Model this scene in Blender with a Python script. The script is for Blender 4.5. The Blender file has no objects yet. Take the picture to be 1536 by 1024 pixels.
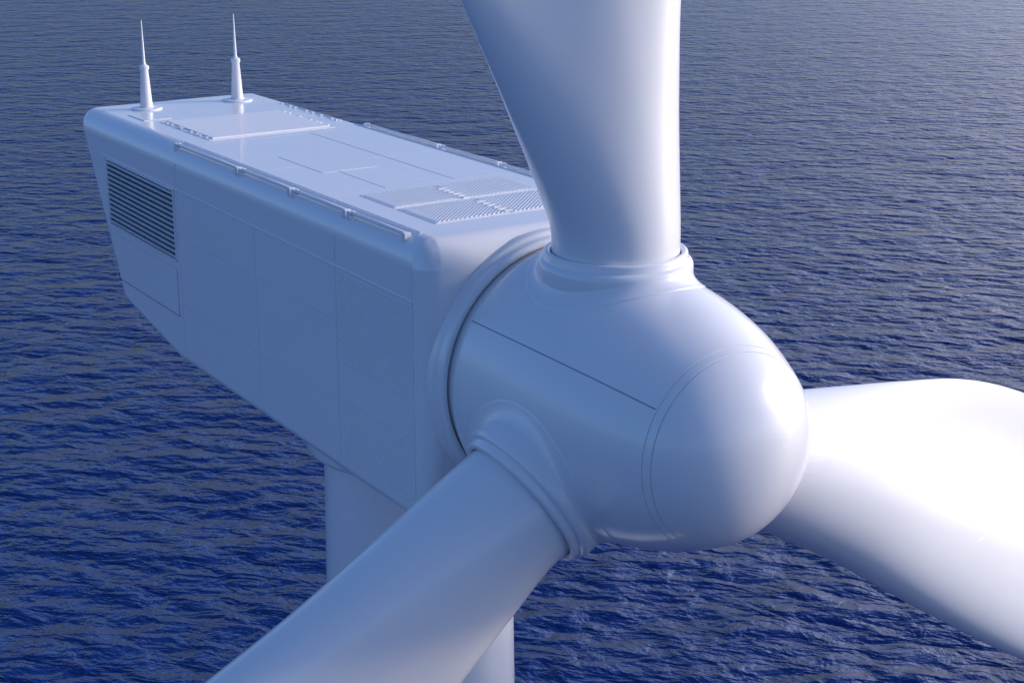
import bpy, bmesh, math
import numpy as np
from bisect import bisect
from mathutils import Vector, Matrix
R=math.radians
scene=bpy.context.scene
scene.view_settings.view_transform='Standard'
scene.view_settings.look='None'
scene.view_settings.exposure=0

# ---------------------------------------------------------------- light
SUN_AZ=R(66); SUN_EL=R(19)
w=bpy.data.worlds.new("World"); scene.world=w; w.use_nodes=True
nt=w.node_tree
bg=nt.nodes['Background']
sky=nt.nodes.new('ShaderNodeTexSky'); sky.sky_type='NISHITA'; sky.sun_disc=False
sky.sun_elevation=SUN_EL; sky.sun_rotation=R(90)-SUN_AZ
sky.air_density=1.0; sky.dust_density=1.6; sky.ozone_density=4.0
tint=nt.nodes.new('ShaderNodeMix'); tint.data_type='RGBA'; tint.blend_type='MULTIPLY'; tint.inputs[0].default_value=1
tint.inputs[7].default_value=(.92,1.02,1.32,1)
nt.links.new(sky.outputs[0],tint.inputs[6])
# broad off-frame glow added low in the sunward sky to brighten the sea
wtc=nt.nodes.new('ShaderNodeTexCoord')
dot=nt.nodes.new('ShaderNodeVectorMath'); dot.operation='DOT_PRODUCT'
ga,ge=R(92),R(9); dot.inputs[1].default_value=(math.cos(ga)*math.cos(ge),math.sin(ga)*math.cos(ge),math.sin(ge))
nt.links.new(wtc.outputs['Generated'],dot.inputs[0])
mx0=nt.nodes.new('ShaderNodeMath'); mx0.operation='MAXIMUM'; mx0.inputs[1].default_value=0; nt.links.new(dot.outputs['Value'],mx0.inputs[0])
pw=nt.nodes.new('ShaderNodeMath'); pw.operation='POWER'; pw.inputs[1].default_value=7; nt.links.new(mx0.outputs[0],pw.inputs[0])
glow=nt.nodes.new('ShaderNodeVectorMath'); glow.operation='SCALE'; glow.inputs[0].default_value=(14.5,13.0,14.0); nt.links.new(pw.outputs[0],glow.inputs['Scale'])
addn=nt.nodes.new('ShaderNodeVectorMath'); addn.operation='ADD'
nt.links.new(tint.outputs[2],addn.inputs[0]); nt.links.new(glow.outputs[0],addn.inputs[1])
nt.links.new(addn.outputs[0],bg.inputs[0]); bg.inputs[1].default_value=0.15
sl=bpy.data.lights.new('sun','SUN'); sl.energy=2.4; sl.angle=R(10.0); sl.color=(1,.87,.76)
so=bpy.data.objects.new('sun',sl); scene.collection.objects.link(so)
sd=Vector((math.cos(SUN_AZ)*math.cos(SUN_EL),math.sin(SUN_AZ)*math.cos(SUN_EL),math.sin(SUN_EL)))
so.rotation_euler=sd.to_track_quat('Z','Y').to_euler(); so.location=(40,40,60)

# ---------------------------------------------------------------- materials
def mat_paint(name,col=(.81,.81,.815),rough=.24,coat=.5,noise=.010,bump=True):
    m=bpy.data.materials.new(name); m.use_nodes=True; n=m.node_tree.nodes; l=m.node_tree.links
    p=n['Principled BSDF']
    tc=n.new('ShaderNodeTexCoord')
    mp=n.new('ShaderNodeMapping'); mp.inputs['Scale'].default_value=(.35,.35,1.0)
    l.new(tc.outputs['Object'],mp.inputs[0])
    t=n.new('ShaderNodeTexNoise'); t.inputs['Scale'].default_value=1.0; t.inputs['Detail'].default_value=2; t.inputs['Roughness'].default_value=.45
    l.new(mp.outputs[0],t.inputs['Vector'])
    r=n.new('ShaderNodeValToRGB'); r.color_ramp.elements[0].position=.25; r.color_ramp.elements[1].position=.75
    r.color_ramp.elements[0].color=tuple(c*(1-noise*2) for c in col)+(1,)
    r.color_ramp.elements[1].color=tuple(min(1,c*(1+noise*.5)) for c in col)+(1,)
    l.new(t.outputs[0],r.inputs[0]); l.new(r.outputs[0],p.inputs['Base Color'])
    mr=n.new('ShaderNodeMapRange'); mr.inputs['To Min'].default_value=rough-.03; mr.inputs['To Max'].default_value=rough+.06
    l.new(t.outputs[0],mr.inputs[0]); l.new(mr.outputs[0],p.inputs['Roughness'])
    p.inputs['Coat Weight'].default_value=coat; p.inputs['Coat Roughness'].default_value=.09
    if bump:
        t2=n.new('ShaderNodeTexNoise'); t2.inputs['Scale'].default_value=1.0; t2.inputs['Detail'].default_value=0
        l.new(tc.outputs['Object'],t2.inputs['Vector'])
        b=n.new('ShaderNodeBump'); b.inputs['Strength'].default_value=.15; b.inputs['Distance'].default_value=.02
        l.new(t2.outputs[0],b.inputs['Height']); l.new(b.outputs[0],p.inputs['Normal'])
    return m
WHITE=mat_paint('white_gelcoat')
HATCHM=mat_paint('hatch_paint',(.87,.86,.85),.4,.1)
SEAM=mat_paint('seam_sealant',(.60,.61,.66),.5,0)
LSEAM=mat_paint('light_seam',(.90,.90,.92),.4,0)
DARKSEAM=mat_paint('dark_joint',(.13,.14,.2),.6,0)
DARK=mat_paint('louver_void',(.03,.032,.045),.7,0)
SLAT=mat_paint('slat_metal',(.72,.73,.76),.4,0)
def mat_perf(name,axes,pitch=.075,strength=.3,dist=.01,col=(.78,.79,.82)):
    m=mat_paint(name,col,.34,.3,bump=False); n=m.node_tree.nodes; l=m.node_tree.links; p=n['Principled BSDF']
    tc=n.new('ShaderNodeTexCoord'); sx=n.new('ShaderNodeSeparateXYZ'); l.new(tc.outputs['Object'],sx.inputs[0])
    outs=[]
    for a in axes:
        mm=n.new('ShaderNodeMath'); mm.operation='MULTIPLY'; mm.inputs[1].default_value=2*math.pi/pitch; l.new(sx.outputs[a],mm.inputs[0])
        s=n.new('ShaderNodeMath'); s.operation='SINE'; l.new(mm.outputs[0],s.inputs[0]); outs.append(s)
    mu=n.new('ShaderNodeMath'); mu.operation='MULTIPLY'; l.new(outs[0].outputs[0],mu.inputs[0]); l.new(outs[1].outputs[0],mu.inputs[1])
    b=n.new('ShaderNodeBump'); b.inputs['Strength'].default_value=strength; b.inputs['Distance'].default_value=dist
    l.new(mu.outputs[0],b.inputs['Height']); l.new(b.outputs[0],p.inputs['Normal'])
    return m
PERF_TOP=mat_perf('perforated_roof_panel',(0,1),.08,.9,.011); PERF_SIDE=mat_perf('perforated_side_panel',(0,2),.09,.55,.010,(.81,.81,.815))

# ---------------------------------------------------------------- mesh helpers
root=bpy.data.objects.new('wind_turbine',None); scene.collection.objects.link(root)
def mk(name,verts,faces,mat,parent=root,smooth=True):
    me=bpy.data.meshes.new(name); me.from_pydata([tuple(v) for v in verts],[],faces); me.update()
    bm=bmesh.new(); bm.from_mesh(me); bmesh.ops.recalc_face_normals(bm,faces=bm.faces); bm.to_mesh(me); bm.free()
    if smooth: me.polygons.foreach_set('use_smooth',[True]*len(me.polygons))
    me.materials.append(mat)
    o=bpy.data.objects.new(name,me); scene.collection.objects.link(o)
    if parent: o.parent=parent
    return o
def autosmooth(o,ang=35):
    me=o.data; bm=bmesh.new(); bm.from_mesh(me)
    for e in bm.edges:
        if len(e.link_faces)==2 and e.calc_face_angle(0)>R(ang): e.smooth=False
    bm.to_mesh(me); bm.free()
def revolve(name,prof,M,mat,segs=160,cap=True,parent=root,ang=40):
    V=[];F=[]
    for a,r in prof:
        for i in range(segs):
            t=2*math.pi*i/segs; V.append(M@Vector((r*math.cos(t),r*math.sin(t),a)))
    for j in range(len(prof)-1):
        for i in range(segs):
            k=(i+1)%segs; F.append((j*segs+i,j*segs+k,(j+1)*segs+k,(j+1)*segs+i))
    if cap:
        F.append(tuple(range(segs))[::-1]); F.append(tuple((len(prof)-1)*segs+i for i in range(segs)))
    o=mk(name,V,F,mat,parent); autosmooth(o,ang); return o
def box(name,lo,hi,mat,bev=.01,parent=root,M=None):
    V=[(x,y,z) for x in (lo[0],hi[0]) for y in (lo[1],hi[1]) for z in (lo[2],hi[2])]
    F=[(0,1,3,2),(4,6,7,5),(0,4,5,1),(2,3,7,6),(0,2,6,4),(1,5,7,3)]
    if M is not None: V=[M@Vector(v) for v in V]
    o=mk(name,V,F,mat,parent,True)
    b=o.modifiers.new('b','BEVEL'); b.width=bev; b.segments=3; b.harden_normals=True; b.limit_method='NONE'
    return o
def tube(name,pts,r,mat,parent=root):
    cu=bpy.data.curves.new(name,'CURVE'); cu.dimensions='3D'; cu.bevel_depth=r; cu.bevel_resolution=4; cu.use_fill_caps=True
    s=cu.splines.new('POLY'); s.points.add(len(pts)-1)
    for p,q in zip(s.points,pts): p.co=(q[0],q[1],q[2],1)
    cu.materials.append(mat); o=bpy.data.objects.new(name,cu); scene.collection.objects.link(o); o.parent=parent; return o
AX=Matrix(((0,0,1,0),(0,1,0,0),(-1,0,0,0),(0,0,0,1)))  # local z -> world x

# ---------------------------------------------------------------- hub / spinner
kx=[-.06,0,.6,1.2,1.8,2.4,3.0,3.4,3.82,4.1]
kr=[1.97,2.02,2.01,1.99,1.94,1.85,1.70,1.55,1.35,1.17]
def hubR(x):
    if x<=kx[0]: return kr[0]
    if x>=kx[-1]: return kr[-1]
    i=bisect(kx,x)-1; i=min(i,len(kx)-2)
    def tang(k):
        k0=max(k-1,0);k1=min(k+1,len(kx)-1); return (kr[k1]-kr[k0])/(kx[k1]-kx[k0])
    h=kx[i+1]-kx[i]; t=(x-kx[i])/h
    return ((2*t**3-3*t**2+1)*kr[i]+(t**3-2*t*t+t)*h*tang(i)+(-2*t**3+3*t*t)*kr[i+1]+(t**3-t*t)*h*tang(i+1))
prof=[(-.08,1.6),(-.08,1.95),(-.06,1.985),(-.02,2.01)]
xs=list(np.linspace(.02,3.68,70))
prof+=[(x,hubR(x)) for x in xs]
prof+=[(3.70,hubR(3.70)),(3.703,hubR(3.70)-.016),(3.715,hubR(3.715)-.016),(3.718,hubR(3.718))]
prof+=[(3.75,hubR(3.75)),(3.81,hubR(3.81)),(3.813,hubR(3.81)-.02),(3.827,hubR(3.83)-.02),(3.83,hubR(3.83))]
x0=3.15; r1=hubR(3.835); xe=4.51
a=(xe-x0); bb=r1/math.sqrt(1-((3.835-x0)/a)**2)
for t in np.linspace(math.asin((3.835-x0)/a),math.pi/2-.004,48)[1:]:
    prof.append((x0+a*math.sin(t),bb*math.cos(t)))
hub=revolve('spinner_hub',prof,AX,WHITE,segs=256)
for k in range(3):
    ang=R(147+120*k)
    V=[];F=[]
    XS=np.linspace(.02,3.69,60); hw=.006
    for x in XS:
        r=hubR(x)+.003
        for s in (-1,1):
            t=ang+s*hw/r; V.append((x,r*math.cos(t),r*math.sin(t)))
    for i in range(len(XS)-1): F.append((2*i,2*i+1,2*i+3,2*i+2))
    mk('hub_seam_%d'%(k+1),V,F,DARKSEAM)

# ---------------------------------------------------------------- blades
rr =[2.05,2.5,3.1,4.3,5.6,7.0,8.5,10.7,12.5,15,20,28,38,48,50]
te =[.93,.96,1.20,1.74,2.30,2.84,3.22,3.50,3.60,3.55,3.2,2.3,1.5,.8,.15]
le =[.93,.93,.92,.89,.88,.96,1.04,1.10,1.07,.95,.8,.6,.4,.25,.1]
th =[1.86,1.86,1.82,1.70,1.56,1.40,1.25,1.08,.98,.85,.65,.42,.25,.1,.03]
bet=[5,5,5,5,6,8,10,11,11,9,7,4,1,0,0]
def smooth(t): t=max(0,min(1,t)); return t*t*(3-2*t)
def interp(r,ys):
    i=max(0,min(len(rr)-2,bisect(rr,r)-1)); 
    def tg(k):
        k0=max(k-1,0);k1=min(k+1,len(rr)-1); return (ys[k1]-ys[k0])/(rr[k1]-rr[k0])
    h=rr[i+1]-rr[i]; t=(r-rr[i])/h
    return ((2*t**3-3*t**2+1)*ys[i]+(t**3-2*t*t+t)*h*tg(i)+(-2*t**3+3*t*t)*ys[i+1]+(t**3-t*t)*h*tg(i+1))
def blade(name,angle,BX,cone,sc):
    er=Vector((0,math.cos(angle),math.sin(angle))); et=Vector((0,-math.sin(angle),math.cos(angle))); X=Vector((1,0,0))
    N=96; rs=list(np.linspace(1.95,2.5,5))+list(np.linspace(2.6,14,90))+list(np.linspace(14.5,50,60))
    V=[];F=[]
    for r in rs:
        q=max(r,2.05); k_=sc+(1-sc)*smooth((r-3)/4)
        T=interp(q,te)*k_;L=interp(q,le)*k_;H=interp(q,th)*k_;be=R(interp(q,bet)); c=T+L
        b=smooth((r-2.4)/5.5)
        cd=et*math.cos(be)-X*math.sin(be); nd=X*math.cos(be)+et*math.sin(be)
        for i in range(N):
            t=2*math.pi*i/N
            xi=(1-math.cos(t))/2
            ye=H/2*math.sin(t)
            yn=5*(.2969*math.sqrt(xi)-.126*xi-.3516*xi**2+.2843*xi**3-.1036*xi**4)*H*1.0
            ya=yn*(1 if math.sin(t)>=0 else -1)
            if ya>0: ya*= .95-.35*smooth((xi-.35)/.5)
            ya-= .035*c*math.sin(math.pi*xi)
            y=(1-b)*ye+b*ya
            V.append(Vector((BX-max(0,r-2.1)*math.tan(R(cone)),0,0))+er*r+cd*(-L+c*xi)+nd*y)
    for j in range(len(rs)-1):
        for i in range(N):
            k=(i+1)%N; F.append((j*N+i,j*N+k,(j+1)*N+k,(j+1)*N+i))
    F.append(tuple(range(N))); F.append(tuple((len(rs)-1)*N+i for i in range(N)))
    o=mk(name,V,F,WHITE); autosmooth(o,60)
    Mx=Matrix((( X.x, et.x, er.x, BX),(X.y,et.y,er.y,0),(X.z,et.z,er.z,0),(0,0,0,1)))
    pr=[(1.2,1.13),(1.9,1.13),(1.97,1.128),(2.01,1.12),(2.04,1.10),(2.052,1.08),(2.06,1.06),(2.075,1.05),(2.14,1.05),(2.165,1.04),(2.18,1.02),(2.185,1.00),(2.175,.97),(2.15,.955),(2.12,.94),(1.9,.9)]
    pr=[(z,r*sc) for z,r in pr]
    revolve(name+'_collar',pr,Mx,WHITE,segs=160,cap=False,ang=60)
    V=[];F=[];S=192
    r0=1.13*sc; w_=.17
    rads=[r0-.02]+[r0+w_*q for q in (.003,.02,.06,.12,.2,.3,.42,.56,.72,.88,1.0)]+[r0+w_+.004,r0+w_+.008]
    for q,rad in enumerate(rads):
        for i in range(S):
            t=2*math.pi*i/S; x=BX+rad*math.cos(t); y=rad*math.sin(t)
            hr=hubR(max(x,0)); z=math.sqrt(max(hr*hr-y*y,.01))
            u=max(0,min(1,(r0+w_-rad)/w_)); fil=.11*(1-math.sqrt(max(0,1-u**2)))
            if q==len(rads)-1: fil=-.03
            elif q==len(rads)-2: fil=.008
            else: fil+=.014
            V.append(Mx@Vector((x-BX,y,z+fil)))
    for j in range(len(rads)-1):
        for i in range(S):
            k=(i+1)%S; F.append((j*S+i,j*S+k,(j+1)*S+k,(j+1)*S+i))
    o=mk(name+'_root_fairing',V,F,WHITE); autosmooth(o,50)
for i,(a,bx,cn,sc) in enumerate(((90.3,1.15,0,.97),(211.8,1.50,5.0,1.03),(329.0,1.25,0,1))): blade('blade_%d'%(i+1),R(a),bx,cn,sc)

# ---------------------------------------------------------------- nacelle
YW=2.2
P=[(-.5,-2.25),(-.5,2.16),(-15.8,2.00),(-13.6,-1.72),(-10.3,-2.25)]
V=[(x,-YW,z) for x,z in P]+[(x,YW,z) for x,z in P]
n=len(P); F=[tuple(range(n)),tuple(range(n,2*n))[::-1]]+[(i,i+n,(i+1)%n+n,(i+1)%n) for i in range(n)]
nac=mk('nacelle_housing',V,F,WHITE)
me=nac.data; bw=me.attributes.new('bevel_weight_edge','FLOAT','EDGE')
for e in me.edges:
    a_,b_=[me.vertices[i].co for i in e.vertices]
    mx=(a_+b_)/2
    if mx.z>1.9: wgt=.85
    elif mx.z< -1.5: wgt=.4
    elif mx.x>-2: wgt=.65
    else: wgt=.85
    bw.data[e.index].value=wgt
b=nac.modifiers.new('bev','BEVEL'); b.width=.50; b.segments=12; b.limit_method='WEIGHT'; b.harden_normals=True; b.profile=.5
revolve('nacelle_front_ring',[(-.6,2.12),(-.47,2.12),(-.44,2.11),(-.42,2.085),(-.40,2.065),(-.36,2.055),(-.32,2.055),(-.29,2.045),(-.27,2.02),(-.265,1.99),(-.27,1.965),(-.285,1.945),(-.31,1.93),(-.4,1.92)],AX,WHITE,segs=200,cap=False,ang=60)
revolve('hub_shaft_gap',[(-.4,1.90),(-.05,1.90)],AX,WHITE,segs=128,cap=False)

ys=-YW
def side_strip(name,x0,z0,x1,z1,wd=.014,mat=SEAM,pr=.003):
    d=Vector((x1-x0,0,z1-z0)); L=d.length; d.normalize(); pz=Vector((-d.z,0,d.x))
    a=Vector((x0,ys-pr,z0)); V=[a-pz*wd/2,a+pz*wd/2,a+d*L+pz*wd/2,a+d*L-pz*wd/2]
    V+= [v+Vector((0,pr+.01,0)) for v in V]
    mk(name,V,[(0,1,2,3),(4,7,6,5),(0,4,5,1),(1,5,6,2),(2,6,7,3),(3,7,4,0)],mat,root,False)
side_strip('seam_long',-14.2,1.25,-.82,1.25,.022,LSEAM,.010)
side_strip('seam_long_groove',-14.2,1.230,-.82,1.230,.012)
side_strip('seam_mid',-10.0,.35,-3.5,.35,.007)
side_strip('seam_front',-.82,-2.05,-.82,1.73,.016)
side_strip('seam_front_edge',-.80,-2.05,-.80,1.73,.014,LSEAM)
side_strip('seam_second',-3.3,-2.05,-3.3,1.73,.011)
side_strip('seam_third',-6.4,-2.05,-6.4,1.22,.006)
side_strip('seam_rear',-9.95,-1.95,-9.95,1.73,.008)
side_strip('seam_low',-9.9,-1.0,-3.5,-1.0,.006)
for i,(x0_,z0_,x1_,z1_) in enumerate([(-13.7,-.35,-10.15,-.35),(-13.6,-1.3,-10.15,-1.3),(-10.15,-1.3,-10.15,-.35),(-13.65,-1.3,-13.95,-.2)]):
    side_strip('service_door_edge_%d'%i,x0_,z0_,x1_,z1_,.014,DARKSEAM if i in(1,2) else SEAM)
box('side_perforated_panel_1',(-3.2,ys-.003,-1.95),(-.92,ys+.02,-.85),PERF_SIDE,.002)
box('side_perforated_panel_2',(-3.2,ys-.003,-.3),(-.92,ys+.02,1.18),PERF_SIDE,.002)
lx0,lx1,lz0,lz1=-13.75,-10.1,-.15,1.2
box('louver_back',(lx0,ys-.004,lz0),(lx1,ys+.02,lz1),DARK,.002)
for nm,lo,hi in (('t',(lx0-.03,ys-.04,lz1),(lx1+.03,ys+.02,lz1+.025)),('b',(lx0-.03,ys-.04,lz0-.025),(lx1+.03,ys+.02,lz0)),
                 ('l',(lx0-.03,ys-.038,lz0-.02),(lx0,ys+.02,lz1+.02)),('r',(lx1,ys-.038,lz0-.02),(lx1+.03,ys+.02,lz1+.02))):
    box('louver_frame_'+nm,lo,hi,WHITE,.006)
NS=13
for i in range(NS):
    z=lz0+(i+.5)*(lz1-lz0)/NS
    M=Matrix.Translation((0,ys-.03,z))@Matrix.Rotation(R(22),4,'X')
    box('louver_slat_%02d'%i,(lx0,-.026,-.006),(lx1,.030,.006),SLAT,.002,M=M)

# ---------------------------------------------------------------- roof
def zr(x): return 2.16+(x+.5)/(15.3)*.16
def rbox(name,x0,x1,y0,y1,h,mat,bev=.012,base=0):
    z=zr((x0+x1)/2)
    ang=math.atan2(.16,15.3)
    M=Matrix.Translation(((x0+x1)/2,(y0+y1)/2,z+base))@Matrix.Rotation(-ang,4,'Y')
    return box(name,(-(x1-x0)/2,-(y1-y0)/2,-.02),((x1-x0)/2,(y1-y0)/2,h),mat,bev,M=M)
rbox('roof_hatch',-12.7,-10.3,-1.27,1.22,.035,HATCHM,.015)
rbox('roof_hatch_rim',-12.8,-10.2,-1.37,1.32,.010,WHITE,.006)
for i,x in enumerate((-12.55,-12.3,-11.9,-11.8,-11.3,-11.0,-10.85,-10.5)):
    for s,y in ((0,-1.32),(1,1.27)): rbox('hatch_clip_%d_%d'%(i,s),x,x+.08,y-.03,y+.03,.035,WHITE,.01)
for i,(x0_,x1_) in enumerate(((-4.0,-2.95),(-2.75,-1.65))):
    for j,(y0_,y1_) in enumerate(((-1.3,-.05),(.05,1.3))):
        rbox('roof_vent_frame_%d%d'%(i,j),x0_-.06,x1_+.06,y0_-.045,y1_+.045,.010,WHITE,.006)
        rbox('roof_vent_panel_%d%d'%(i,j),x0_,x1_,y0_,y1_,.018,PERF_TOP,.006)
for i in range(6):
    rbox('vent_hinge_a%d'%i,-3.75+i*.16,-3.69+i*.16,-.09,.07-.02*(i%3),.035,WHITE,.01)
    rbox('vent_hinge_b%d'%i,-2.55+i*.16,-2.49+i*.16,-.09+.02*(i%2),.07,.035,WHITE,.01)
for i,(a0,a1,b0,b1) in enumerate([(-9.9,-9.885,-1.6,1.6),(-6.9,-6.885,-1.6,1.6),(-4.35,-4.34,-1.6,1.6),(-9.9,-4.35,.62,.63),(-6.9,-4.35,-.7,-.69)]):
    rbox('roof_seam_%d'%i,a0,a1,b0,b1,.004,SEAM,.001)
rbox('roof_low_cover',-7.9,-6.1,-1.0,.1,.006,WHITE,.003)
rbox('roof_rear_cover',-14.0,-13.1,-1.6,-1.0,.015,WHITE,.008)
for s in (-1,1):
    y=s*2.02; nm='near' if s<0 else 'far'
    zz=lambda x: zr(x)-.01
    segs_=[(-10.2,-7.35),(-7.2,-5.2),(-5.05,-3.2),(-3.05,-1.3)]
    for i,(a0,a1) in enumerate(segs_):
        tube('roof_rail_%s_%d'%(nm,i),[(a0,y,zz(a0)-.1),(a0+.04,y,zz(a0)),(a1-.04,y,zz(a1)),(a1,y,zz(a1)-.1)],.038,WHITE)
        for x in (a0,a1):
            box('rail_foot_%s_%d_%d'%(nm,i,int(-x*10)),(x-.05,y-.06,zz(x)-.2),(x+.05,y+.06,zz(x)+.03),WHITE,.02)
    tube('roof_kerb_%s'%nm,[(-10.3,y-s*.2,zr(-10.3)-.01),(-1.2,y-s*.2,zr(-1.2)-.01)],.028,WHITE)
for i,x in enumerate((-13.6,-13.2,-12.95,-12.4,-12.1,-11.7,-11.2,-11.0)):
    rbox('rear_edge_clip_%d'%i,x,x+.08,1.68,1.74,.03,WHITE,.01)
tube('rear_edge_rail',[(-13.7,1.78,zr(-13.7)),(-10.9,1.78,zr(-10.9))],.025,WHITE)
for i,y in enumerate((-.97,1.12)):
    T=Matrix.Translation((-14.6,y,zr(-14.6)))
    revolve('antenna_mast_%d'%(i+1),[(-.02,.33),(.015,.33),(.035,.31),(.045,.16),(.07,.135),(.1,.13),(.82,.085),(.86,.105),(.92,.10),(.95,.045),(.99,.035),(1.86,.010),(1.89,.004)],T,WHITE,segs=40,ang=40)

# ---------------------------------------------------------------- tower
SEA=-80.
T=Matrix.Translation((-4.7,0,0))
revolve('tower',[(SEA-2,2.9),(-60,2.6),(-30,2.05),(-3.0,1.66),(-2.2,1.66)],T,WHITE,segs=128)
revolve('yaw_ring',[(-2.2,1.98),(-2.48,1.98),(-2.54,1.95),(-2.58,1.9),(-2.60,1.7),(-2.60,1.6)],T,WHITE,segs=128,cap=False)
revolve('tower_transition_piece',[(SEA-2,3.4),(SEA+12,3.4),(SEA+12,4.6),(SEA+12.3,4.6),(SEA+12.3,2.9)],T,mat_paint('yellow_paint',(.75,.5,.05)),segs=64,cap=False)

# ---------------------------------------------------------------- sea
me=bpy.data.meshes.new('sea'); s=30000
me.from_pydata([(-s,-s,0),(s,-s,0),(s,s,0),(-s,s,0)],[],[(0,1,2,3)]); sea=bpy.data.objects.new('sea',me); sea.location=(0,0,SEA)
scene.collection.objects.link(sea)
m=bpy.data.materials.new('sea_water'); m.use_nodes=True; n=m.node_tree.nodes; l=m.node_tree.links; p=n['Principled BSDF']
p.inputs['Base Color'].default_value=(.004,.024,.13,1); p.inputs['IOR'].default_value=1.38
p.inputs['Specular Tint'].default_value=(.74,.90,1,1); p.inputs['Roughness'].default_value=.10
tc=n.new('ShaderNodeTexCoord')
def layer(rot,sc,stretch,detail,amp,dist=0,rough=.55):
    m1=n.new('ShaderNodeMapping'); m1.inputs['Rotation'].default_value=(0,0,R(-rot)); l.new(tc.outputs['Object'],m1.inputs[0])
    mp=n.new('ShaderNodeMapping'); mp.inputs['Scale'].default_value=(1/stretch,1,1)
    l.new(m1.outputs[0],mp.inputs[0])
    t=n.new('ShaderNodeTexNoise'); t.inputs['Scale'].default_value=sc; t.inputs['Detail'].default_value=detail; t.inputs['Distortion'].default_value=dist; t.inputs['Roughness'].default_value=rough
    l.new(mp.outputs[0],t.inputs['Vector'])
    mm=n.new('ShaderNodeMath'); mm.operation='MULTIPLY'; mm.inputs[1].default_value=amp; l.new(t.outputs[0],mm.inputs[0]); return mm
Ls=[layer(70,.09,1.8,1,3.0,0),layer(45,.31,1.6,4,2.3,.3,.48)]
s2=n.new('ShaderNodeMath'); s2.operation='ADD'; l.new(Ls[0].outputs[0],s2.inputs[0]); l.new(Ls[1].outputs[0],s2.inputs[1])
bp=n.new('ShaderNodeBump'); bp.inputs['Strength'].default_value=1; bp.inputs['Distance'].default_value=1.0
l.new(s2.outputs[0],bp.inputs['Height']); l.new(bp.outputs[0],p.inputs['Normal'])
mr_=n.new('ShaderNodeMapping'); mr_.inputs['Rotation'].default_value=(0,0,R(-100)); l.new(tc.outputs['Object'],mr_.inputs[0])
sx=n.new('ShaderNodeSeparateXYZ'); l.new(mr_.outputs[0],sx.inputs[0])
mg=n.new('ShaderNodeMapRange'); mg.interpolation_type='SMOOTHSTEP'
mg.inputs['From Min'].default_value=200; mg.inputs['From Max'].default_value=800; mg.inputs['To Min'].default_value=1.0; mg.inputs['To Max'].default_value=.6
l.new(sx.outputs[0],mg.inputs[0]); l.new(mg.outputs[0],bp.inputs['Distance'])
me.materials.append(m)

# ---------------------------------------------------------------- camera
cam=bpy.data.cameras.new('camera'); co=bpy.data.objects.new('camera',cam); scene.collection.objects.link(co)
cam.sensor_width=36; cam.lens=36*2500/1536; cam.clip_end=60000; cam.clip_start=.5
th_=R(17.4); hd=R(147.5)
Fv=Vector((math.cos(hd)*math.cos(th_),math.sin(hd)*math.cos(th_),-math.sin(th_)))
Rv=Vector((math.sin(hd),-math.cos(hd),0)); Uv=Rv.cross(Fv)
co.location=-(Rv*.85+Uv*(-.48)+Fv*25)
co.rotation_euler=Matrix((Rv,Uv,-Fv)).transposed().to_euler()
scene.camera=co
